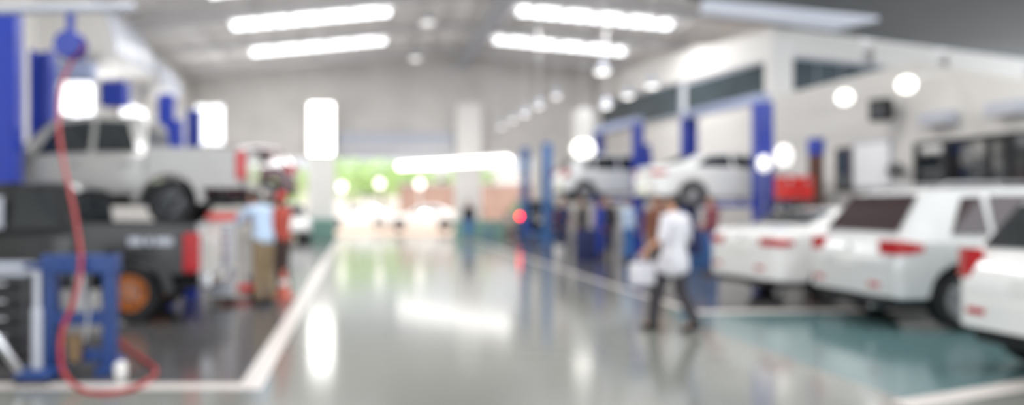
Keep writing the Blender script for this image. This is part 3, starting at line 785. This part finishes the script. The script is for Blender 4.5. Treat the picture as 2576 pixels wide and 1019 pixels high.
box('post_shaft', M['brown'], ps, -.12, .12, -.12, .12, .03, 2.65, bev=.01)
box('blue_cap', M['blue'], ps, -.14, .14, -.14, .14, 2.65, 3.05, bev=.04)
box('post_foot', M['black'], ps, -.2, .2, -.2, .2, 0, .03)
wf = thing('wall_fan', 'small dark fan on the office wall beside the white board', 'fan', (WX - .2, 17.95, 2.28), math.radians(15))
bm = B(); add_lathe(bm, [(.15, -.05), (.17, -.05), (.17, .05), (.15, .05)], 24, 'X', closed=True); obj('fan_guard', bm, M['darkgrey'], wf, True)
for k in range(4):
    a = k * PI / 2 + .4
    bm = B(); c, s = math.cos(a), math.sin(a)
    add_prism(bm, [(-.02, .03 * c - .02 * s, .03 * s + .02 * c), (-.02, .14 * c - .05 * s, .14 * s + .05 * c), (.02, .14 * c + .05 * s, .14 * s - .05 * c), (.02, .03 * c + .02 * s, .03 * s - .02 * c)], (.006, 0, 0)); obj('fan_blade', bm, M['black'], wf)
bm = B(); add_lathe(bm, [(.05, -.04), (.05, .1), (.02, .18)], 16, 'X'); obj('motor', bm, M['black'], wf, True)
for k, (y, lab) in enumerate(((16.7, 'left'), (14.9, 'right'))):
    ac = thing('air_conditioner', 'pale grey air conditioner unit above the dark office window, %s one' % lab, 'air conditioner', (WX - .16, y, 3.16), 0, 'air conditioner units above the dark window')
    box('casing', M['palesteel'], ac, -.14, .15, -.42, .42, 0, .28, bev=.04)
    box('vent', M['steel'], ac, -.15, -.10, -.36, .36, .02, .07, bev=.01)

# ================================================================== OUTSIDE
la, lb = Vector((1.8, 36.3, 3.26)), Vector((5.85, 31.2, 3.26)); lm = (la + lb) / 2; lv = (lb - la) / 2
sg = thing('linear_lamp', 'long bright tube lamp hung level in front of the right far column', 'lamp', lm)
bm = B(); add_tube(bm, [-lv, lv], .15, 12); obj('tube', bm, M['brightlamp'], sg, True)
bm = B(); add_tube(bm, [-lv * 1.01 + Vector((0, 0, .19)), lv * 1.01 + Vector((0, 0, .19))], .07, 8); obj('housing', bm, M['white'], sg, True)
for t in (-.8, .0, .8):
    q = lv * t; tube('hanging_rod', M['palesteel'], sg, [q + Vector((0, 0, .2)), Vector((q.x, q.y, roof_z(lm.x + q.x) - lm.z - .2))], .015, 8)
bw = thing('boundary_wall', 'brownish boundary wall outside behind the parked white sedans', 'wall', (6, 56, 0))
box('wall_body', M['brick'], bw, -3.2, 9, -.15, .15, -.01, 2.9); box('coping', M['palesteel'], bw, -3.3, 9.1, -.2, .2, 2.9, 3.0)
def tree(label, x, y, h, r):
    root = thing('tree', label, 'tree', (x, y, -.01), 0, 'trees outside the far opening')
    tube('trunk', M['bark'], root, [(0, 0, 0), (.05, .03, h * .3), (-.05, 0, h * .62)], [.16, .13, .08])
    bm = B()
    for k in range(420):
        v = Vector((random.gauss(0, 1), random.gauss(0, 1), random.gauss(0, 1))).normalized() * random.random() ** .4
        c = Vector((v.x * r, v.y * r, h * .62 + v.z * r * .75))
        n = Vector((random.uniform(-1, 1), random.uniform(-1, 1), random.uniform(-.3, 1))).normalized(); u, w = frame_of(n)
        s = random.uniform(.16, .32)
        q = [c + u * s, c + w * s * .5, c - u * s, c - w * s * .5]
        add_prism(bm, q, n * .01)
    obj('foliage', bm, M['leaf'], root)
tree('green tree outside left of the left far column', -5.0, 58, 4.6, 1.9)
tree('green tree outside just right of the left far column', -.8, 60, 5.6, 2.2)
tree('green tree outside between the two far columns', 3.9, 61, 5.4, 2.1)
tree('green tree outside behind the left outdoor sedan, farther back', 1.9, 68.0, 6.0, 2.3)
tree('green tree outside at the right end of the boundary wall', 8.6, 62, 5.4, 2.0)
for k, (px, py, lab) in enumerate([(860, 470, 'beside the left far column'), (955, 462, 'behind the outdoor sedans'), (1056, 463, 'left of the right far column')]):
    p = at(px, py, 44.5); root = thing('globe_lamp', 'white globe lamp on a post outside, %s' % lab, 'lamp', (p.x, p.y, -.01), 0, 'globe lamps outside')
    bm = B(); add_ball(bm, (0, 0, p.z), .24, 18); obj('globe', bm, M['lamp'], root, True)
    tube('lamp_post', M['white'], root, [(0, 0, 0), (0, 0, p.z - .2)], .05, 8)
bl2 = thing('outdoor_building', 'pale building outside beyond the boundary wall', 'building', (6, 74, -.01))
box('building_wall', M['wall'], bl2, -14, 16, -3, 3, 0, 4.2)
for x in (-6, -2.5, 1, 4.5): box('window', M['officeglass'], bl2, x, x + 1.6, -3.05, -2.98, 2.2, 3.8)
box('roof', M['steel'], bl2, -14.3, 16.3, -3.3, 3.3, 4.2, 4.45)

# ================================================================== PEOPLE
def remeshed(name, bm, m, parent, vox, sm=5):
    me = bpy.data.meshes.new('t'); bmesh.ops.recalc_face_normals(bm, faces=bm.faces); bm.to_mesh(me); bm.free()
    o = bpy.data.objects.new('t', me); C.objects.link(o)
    md = o.modifiers.new('r', 'REMESH'); md.mode = 'VOXEL'; md.voxel_size = vox
    s = o.modifiers.new('s', 'SMOOTH'); s.iterations = sm; s.factor = .5
    dg = bpy.context.evaluated_depsgraph_get(); dg.update()
    r = bpy.data.meshes.new_from_object(o.evaluated_get(dg)); bpy.data.objects.remove(o)
    r.name = name; r.materials.clear(); r.materials.append(m)
    for p in r.polygons: p.use_smooth = True
    x = bpy.data.objects.new(name, r); C.objects.link(x); x.parent = parent
    return x
def person(label, x, y, rz, h=1.68, top='c_white', legs='c_pants', hair='hair', pose=None, long_hair=False, hem=.86, sleeve='long', vox=.016, hat=None, group=None):
    """figure facing +Y of its own frame; pose overrides joints (heights for a 1.7 m figure)"""
    root = thing('person', label, 'person', (x, y, 0), rz, group)
    J = dict(pel=(0, 0, .93), waist=(0, .005, 1.06), chest=(0, .0, 1.28), neck=(0, -.01, 1.44), head=(0, .025, 1.585),
             shL=(-.175, -.01, 1.38), shR=(.175, -.01, 1.38), elL=(-.235, -.03, 1.10), elR=(.235, -.03, 1.10), wrL=(-.245, .07, .87), wrR=(.245, .07, .87),
             hiL=(-.085, 0, .90), hiR=(.085, 0, .90), knL=(-.10, .02, .49), knR=(.10, .02, .49), anL=(-.11, -.03, .085), anR=(.11, -.03, .085), aimL=(0, .2, -1), aimR=(0, .2, -1), toeL=(0, 1, 0), toeR=(0, 1, 0))
    J.update(pose or {})
    k = h / 1.7
    V = {n: Vector(v) for n, v in J.items()}
    for n in V:
        if not n.startswith(('aim', 'toe')): V[n] *= k
    hd, nk = V['head'], V['neck']
    up = (hd - nk).normalized()
    bm = B()
    # head with jaw, nose, ears, brow
    add_ball(bm, hd + Vector((0, -.005, .015)), (.074 * k, .092 * k, .10 * k), 18)
    add_capsule(bm, hd + Vector((0, .03, -.03)) * k, hd + Vector((0, .045, -.075)) * k, .055 * k, .042 * k)
    add_capsule(bm, hd + Vector((0, .085, .01)) * k, hd + Vector((0, .103, -.022)) * k, .010 * k, .017 * k)
    add_capsule(bm, hd + Vector((-.025, .080, -.052)) * k, hd + Vector((.025, .080, -.052)) * k, .012 * k, .012 * k)
    for s in (-1, 1): add_ball(bm, hd + Vector((s * .078, -.005, -.005)) * k, (.014, .026, .036), 10)
    add_capsule(bm, nk - up * .04, hd - up * .05, .055 * k, .050 * k)
    # trunk
    add_capsule(bm, V['chest'] + Vector((-.07, 0, .04)), V['chest'] + Vector((.07, 0, .04)), .105 * k, .105 * k)
    add_capsule(bm, V['waist'], V['chest'], .105 * k, .12 * k); add_capsule(bm, V['pel'], V['waist'], .12 * k, .105 * k)
    for s in 'LR':
        add_capsule(bm, V['chest'] + Vector((0, 0, .06)), V['sh' + s], .07 * k, .055 * k)
        add_capsule(bm, V['sh' + s], V['el' + s], .050 * k, .038 * k); add_capsule(bm, V['el' + s], V['wr' + s], .038 * k, .026 * k)
        add_capsule(bm, V['pel'], V['hi' + s], .11 * k, .088 * k)
        add_capsule(bm, V['hi' + s], V['kn' + s], .085 * k, .055 * k); add_capsule(bm, V['kn' + s], V['an' + s], .054 * k, .036 * k)
        # hand: palm, four unequal fingers, thumb from the side of the palm
        aim = V['aim' + s].normalized(); w = V['wr' + s]
        side = aim.cross(Vector((1, 0, 0))).normalized()      # towards the front edge of the hand
        if side.y < 0: side = -side
        inn = Vector((1 if s == 'L' else -1, 0, 0))
        inn = (inn - aim * inn.dot(aim)).normalized()
        palm = w + aim * .075 * k
        for e in (-.022, .0, .022): add_capsule(bm, w + side * e * .6 * k + aim * .01, palm + side * e * k, .017 * k, .015 * k, 8)
        for e, ln in ((.030, .066), (.010, .074), (-.010, .068), (-.030, .052)):
            b0 = palm + side * e * k; b1 = b0 + (aim * .9 + inn * .25).normalized() * ln * .55 * k; b2 = b1 + (aim * .6 + inn * .75).normalized() * ln * .5 * k
            add_capsule(bm, b0, b1, .0095 * k, .009 * k, 8); add_capsule(bm, b1, b2, .009 * k, .0075 * k, 8)
        t0 = w + aim * .025 * k + side * .026 * k; t1 = t0 + (side * .75 + aim * .6).normalized() * .04 * k; t2 = t1 + (aim * .85 + inn * .4 + side * .2).normalized() * .032 * k
        add_capsule(bm, t0, t1, .012 * k, .011 * k, 8); add_capsule(bm, t1, t2, .011 * k, .009 * k, 8)
        add_capsule(bm, V['an' + s], V['an' + s] + V['toe' + s].normalized() * .12 * k + Vector((0, 0, -.035)), .035 * k, .028 * k)
    remeshed('body', bm, M['skin'], root, min(vox, .011) if vox < .014 else .014, 3)
    # eyes
    for s in (-1, 1):
        bm = B(); add_ball(bm, hd + Vector((s * .030, .086, .012)) * k, .010 * k, 8); obj('eye', bm, M['black'], root, True)
    # shirt
    bm = B()
    add_capsule(bm, V['chest'] + Vector((-.075, 0, .05)), V['chest'] + Vector((.075, 0, .05)), .122 * k, .122 * k)
    add_capsule(bm, V['waist'] + Vector((-.035, 0, 0)), V['chest'] + Vector((-.04, 0, 0)), .118 * k, .13 * k); add_capsule(bm, V['waist'] + Vector((.035, 0, 0)), V['chest'] + Vector((.04, 0, 0)), .118 * k, .13 * k)
    lowz = V['pel'] + Vector((0, 0, (hem - .93) * k + .10))
    for sx in (-.05, .05): add_capsule(bm, lowz + Vector((sx, 0, 0)), V['waist'] + Vector((sx * .7, 0, 0)), .132 * k, .12 * k)
    add_capsule(bm, V['chest'] + Vector((0, 0, .08)), nk + Vector((0, 0, -.01)), .09 * k, .064 * k)
    for s in 'LR':
        add_capsule(bm, V['chest'] + Vector((0, 0, .08)), V['sh' + s], .085 * k, .074 * k)
        add_capsule(bm, V['sh' + s], V['el' + s], .068 * k, .054 * k)
        if sleeve == 'long': add_capsule(bm, V['el' + s], V['el' + s].lerp(V['wr' + s], .86), .054 * k, .042 * k)
    if hem < .8:
        for s in 'LR':
            t = (V['pel'].z - hem * k) / max(.2, V['hi' + s].z - V['kn' + s].z)
            zz = V['pel'].z - (V['pel'].z - hem * k) * .75 + .03
            for zq in (V['pel'].z - .02, (V['pel'].z + zz) / 2, zz): add_capsule(bm, (V['pel'].x, V['pel'].y, zq), V['hi' + s].lerp(V['kn' + s], max(0, min(1, (V['hi' + s].z - zq) / .4))), .125 * k, .122 * k)
            for e in (): add_capsule(bm, V['pel'] + Vector((0, 0, .04)), V['hi' + s].lerp(V['kn' + s], max(0, t * e - .15)), .128 * k, .132 * k)
    remeshed('shirt', bm, M[top], root, vox)
    # trousers
    bm = B()
    for s in 'LR':
        add_capsule(bm, V['pel'], V['hi' + s], .122 * k, .105 * k)
        add_capsule(bm, V['hi' + s], V['kn' + s], .106 * k, .082 * k); add_capsule(bm, V['kn' + s], V['an' + s] + Vector((0, 0, .03)), .082 * k, .070 * k)
    remeshed('trousers', bm, M[legs], root, vox)
    for s in 'LR':
        bm = B(); d = V['toe' + s].normalized(); a = V['an' + s]
        a0 = Vector((a.x, a.y, max(.045, a.z - .045)))
        add_capsule(bm, a0 - d * .045, a0 + d * .15 * k + Vector((0, 0, -.008)), .045, .036); add_capsule(bm, a + Vector((0, 0, .02)), a0, .048, .045)
        sh = remeshed('shoe', bm, M['shoe'], root, .012, 2)
    # hair
    bm = B(); add_ball(bm, hd + Vector((0, -.018, .030)) * k, (.082 * k, .092 * k, .096 * k), 18)
    add_capsule(bm, hd + Vector((0, -.05, 0)), hd + Vector((0, -.055, -.06)), .07 * k, .05 * k)
    if long_hair:
        for sx in (-.04, 0, .04): add_capsule(bm, hd + Vector((sx, -.065, 0)), hd + Vector((sx * 1.2, -.115, -.36)), .055, .035)
    remeshed('hair', bm, M[hair], root, .014, 3)
    if hat:
        bm = B(); add_ball(bm, hd + Vector((0, -.01, .05)) * k, (.092, .105, .082), 16); add_box(bm, hd.x - .07, hd.x + .07, hd.y + .06, hd.y + .18, hd.z + .05, hd.z + .062, .005)
        obj('cap', bm, M[hat], root, True)
    return root
RAD = math.radians
# woman in the aisle, mid-stride to the left, white bag in her hand
walk = dict(anL=(-.12, .22, .085), knL=(-.11, .17, .50), anR=(.11, -.20, .12), knR=(.10, -.02, .50), neck=(.02, .01, 1.44), head=(.05, .05, 1.58), elL=(-.27, -.02, 1.14), wrL=(-.35, .14, 1.01), aimL=(-.2, .3, -1), elR=(.24, -.06, 1.12), wrR=(.22, .16, 1.05), aimR=(-.3, .8, .4), toeR=(0, 1, -.3))
person('person in a long white shirt and dark trousers walking in the aisle', 3.72, 9.4, RAD(33), 1.64, 'c_white', 'c_pants', 'hair', walk, hem=.70, sleeve='short', vox=.012)
bp = thing('shoulder_bag', 'navy shoulder bag at the right side of the walking person in the white shirt', 'bag', (3.985, 9.50, .90), RAD(33 + 65))
bm = B(); add_box(bm, -.15, .15, -.06, .06, 0, .32, .05, 3); obj('bag_body', bm, M['c_navy'], bp, True)
box('front_pocket', M['c_navy'], bp, -.11, .11, -.09, -.05, .04, .2, bev=.02)
ang = RAD(33 + 65); wd = Vector((3.872 - 3.985, 9.495 - 9.50, 1.405 - .90)); sh_ = Vector((wd.x * math.cos(ang) + wd.y * math.sin(ang), -wd.x * math.sin(ang) + wd.y * math.cos(ang), wd.z))
tube('strap', M['c_navy'], bp, [(-.13, 0, .30), Vector((-.13, 0, .30)).lerp(sh_, .7), sh_, Vector((.13, 0, .30)).lerp(sh_, .7), (.13, 0, .30)], .014, 8)
wbg = thing('carrier_bag', 'white carrier bag held low by the walking person in the white shirt', 'bag', (3.34, 9.40, .55), RAD(20))
bm = B(); add_box(bm, -.16, .16, -.05, .05, 0, .26, .02); obj('bag_body', bm, M['c_white'], wbg, True)
for sy in (-.03, .03): tube('bag_handle', M['c_white'], wbg, [(-.07, sy, .25), (-.05, sy * .5, .34), (.05, sy * .5, .34), (.07, sy, .25)], .008, 6)
# mechanics at the left
bend = dict(chest=(0, .06, 1.28), neck=(0, .14, 1.42), head=(0, .20, 1.55), shL=(-.18, .10, 1.37), shR=(.18, .10, 1.37), elL=(-.26, .25, 1.2), elR=(.26, .25, 1.2), wrL=(-.15, .42, 1.22), wrR=(.15, .42, 1.22), aimL=(.3, 1, .1), aimR=(-.3, 1, .1))
person('mechanic in a light blue shirt and khaki trousers behind the silver pickup', -1.46, 12.05, RAD(50), 1.76, 'c_sky', 'c_khaki', 'hair', bend, sleeve='short', vox=.012)
person('mechanic in an orange red shirt and dark brown trousers beside the cone', -1.30, 13.3, RAD(60), 1.70, 'c_orange', 'c_dbrown', 'hair', dict(elR=(.25, .08, 1.14), wrR=(.12, .28, 1.16), aimR=(-.4, 1, 0)), sleeve='short', vox=.012, hat='red')
rag = thing('tote_bag', 'blue cloth bag on the floor beside the mechanic in orange', 'bag', (-1.62, 13.35, 0))
bm = B(); add_box(bm, -.1, .1, -.1, .1, 0, .46, .05, 2); obj('bag_body', bm, M['c_blue'], rag, True)
tube('bag_handle', M['c_navy'], rag, [(-.06, 0, .45), (-.04, 0, .54), (.04, 0, .54), (.06, 0, .45)], .012, 6)
# people at the right bays
person('person in a maroon checked top and blue jeans behind the walking person', 7.70, 17.4, RAD(100), 1.68, 'c_maroon', 'c_jean', 'hair', dict(wrL=(-.1, .3, 1.05), elL=(-.24, .06, 1.1), aimL=(.4, 1, 0)), vox=.016)
person('person with long brown hair and brown coat left of the walking person', 6.35, 17.0, RAD(170), 1.66, 'c_brown', 'c_dbrown', 'hairb', None, long_hair=True, hem=.62, vox=.016)
person('person in a navy jacket standing closest to the black suv', 6.25, 24.4, RAD(120), 1.68, 'c_navy', 'c_navy', 'hair', None, vox=.02)
person('person in a black shirt in the group under the raised white hatchback', 6.42, 22.9, RAD(60), 1.72, 'c_black', 'c_dbrown', 'hair', dict(wrR=(.1, .3, 1.1), elR=(.24, .06, 1.1), aimR=(-.4, 1, 0)), vox=.02)
person('person in royal blue overalls in the group under the raised white hatchback', 6.68, 22.1, RAD(-100), 1.68, 'c_blue', 'c_blue', 'hair', None, vox=.02)
person('person in a dark grey top with navy trousers at the back of the group', 7.30, 23.4, RAD(150), 1.70, 'c_pants', 'c_navy', 'hair', None, vox=.02)
person('person in a pale blue shirt and bright blue jeans under the raised white sedan', 7.05, 20.9, RAD(-70), 1.66, 'c_sky', 'c_jean', 'hair', dict(wrL=(-.12, .3, 1.1), elL=(-.24, .06, 1.1), aimL=(.4, 1, 0)), vox=.02)
person('person in black jacket and blue trousers standing at the right far column', 4.55, 33.2, RAD(170), 1.66, 'c_black', 'c_jean', 'hair', None, vox=.02)
sb = thing('stool', 'low blue stool on the floor near the right far column', 'stool', (5.35, 33.0, 0))
bm = B(); add_lathe(bm, [(.02, .42), (.2, .42), (.2, .47), (.02, .48)], 20); obj('seat', bm, M['blue'], sb, True)
for a in range(4): tube('leg', M['blue'], sb, [(.13 * math.cos(a * PI / 2 + .7), .13 * math.sin(a * PI / 2 + .7), .43), (.19 * math.cos(a * PI / 2 + .7), .19 * math.sin(a * PI / 2 + .7), 0)], .018, 8)
wbk = thing('bucket', 'white bucket on the floor in front of the group of people', 'bucket', (5.6, 22.3, 0))
bm = B(); add_lathe(bm, [(.005, 0), (.13, 0), (.16, .34), (.17, .34), (.17, .35), (.15, .35), (.12, .02), (.005, .02)], 24); obj('bucket_body', bm, M['white'], wbk, True)
tube('bail', M['chrome'], wbk, [(-.16, 0, .34), (-.1, 0, .45), (0, 0, .48), (.1, 0, .45), (.16, 0, .34)], .006, 6)
for k, (x, y, m, lab) in enumerate([(7.9, 18.6, 'steelblue', 'pale blue oil drum behind the person in the maroon top'), (6.05, 21.3, 'c_navy', 'dark navy oil drum beside the group of people')]):
    dr = thing('oil_drum', lab, 'drum', (x, y, 0))
    bm = B(); add_lathe(bm, [(.01, 0), (.29, 0), (.29, .28), (.305, .30), (.29, .32), (.29, .56), (.305, .58), (.29, .60), (.29, .86), (.27, .86), (.27, .84), (.01, .84)], 28)
    obj('drum_body', bm, M[m], dr, True)
    bm = B(); add_lathe(bm, [(.03, .84), (.03, .87), (.005, .875)], 12, 'Z', (.15, 0, 0)); obj('bung', bm, M['chrome'], dr, True)

# ================================================================== LIGHT, SKY, CAMERA
sc = bpy.context.scene
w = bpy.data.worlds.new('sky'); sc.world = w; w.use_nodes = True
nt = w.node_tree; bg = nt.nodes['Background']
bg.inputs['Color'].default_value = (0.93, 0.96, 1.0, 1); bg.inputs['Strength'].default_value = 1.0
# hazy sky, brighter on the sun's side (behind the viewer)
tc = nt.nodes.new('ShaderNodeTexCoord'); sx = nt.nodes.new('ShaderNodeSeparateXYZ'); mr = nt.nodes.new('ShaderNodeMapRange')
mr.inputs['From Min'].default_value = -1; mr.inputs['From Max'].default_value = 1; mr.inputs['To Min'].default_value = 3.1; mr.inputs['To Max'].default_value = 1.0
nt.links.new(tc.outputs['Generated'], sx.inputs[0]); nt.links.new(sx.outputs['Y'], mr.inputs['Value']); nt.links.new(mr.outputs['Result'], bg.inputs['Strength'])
sl = bpy.data.lights.new('sun', 'SUN'); sl.energy = 2.6; sl.angle = .02
so = bpy.data.objects.new('sun', sl); C.objects.link(so); so.location = (0, -20, 40); so.rotation_euler = (math.radians(24), 0, math.radians(4))
def area(name, loc, sx, sy, e, rot=(0, 0, 0), col=(1, 1, 1)):
    l = bpy.data.lights.new(name, 'AREA'); l.shape = 'RECTANGLE'; l.size = sx; l.size_y = sy; l.energy = e; l.color = col
    o = bpy.data.objects.new(name, l); C.objects.link(o); o.location = loc; o.rotation_euler = rot
    return o
for y in (9.2, 18.8, 28.4):                       # daylight coming down through the roof strips
    area('skylight_left', (-1.7, y, 7.75), 5.5, .9, 460); area('skylight_right', (8.3, y, 7.75), 5.5, .9, 420)

for y in (22.4, 28.0, 32.8):                      # daylight entering by the windows of the left wall
    area('window_daylight', (-7.85, y, 4.6), 1.4, 2.8, 90, (0, -PI / 2, 0))
cam = bpy.data.cameras.new('camera'); co = bpy.data.objects.new('camera', cam); C.objects.link(co)
cam.sensor_width = 36; cam.sensor_fit = 'HORIZONTAL'; cam.lens = F / 2576 * 36
cam.shift_x = (1288 - PX) / 2576; cam.shift_y = (PY - 509.5) / 2576
co.location = (0, 0, EYE); co.rotation_euler = (PI / 2, 0, 0)
cam.clip_start = .05; cam.clip_end = 300
cam.dof.use_dof = True; cam.dof.focus_distance = 1.2
cam.dof.aperture_fstop = cam.lens / (36 * 1.2 / F * 1000)
sc.camera = co
sc.view_settings.view_transform = 'Standard'; sc.view_settings.look = 'None'; sc.view_settings.exposure = 0.10; sc.view_settings.gamma = 1.0
sc.view_settings.use_curve_mapping = False
cy = sc.cycles
cy.max_bounces = 6; cy.diffuse_bounces = 4; cy.glossy_bounces = 3; cy.transmission_bounces = 2
cy.caustics_reflective = False; cy.caustics_refractive = False; cy.sample_clamp_indirect = 6
cy.use_denoising = True; cy.use_adaptive_sampling = True; cy.adaptive_threshold = 0.03
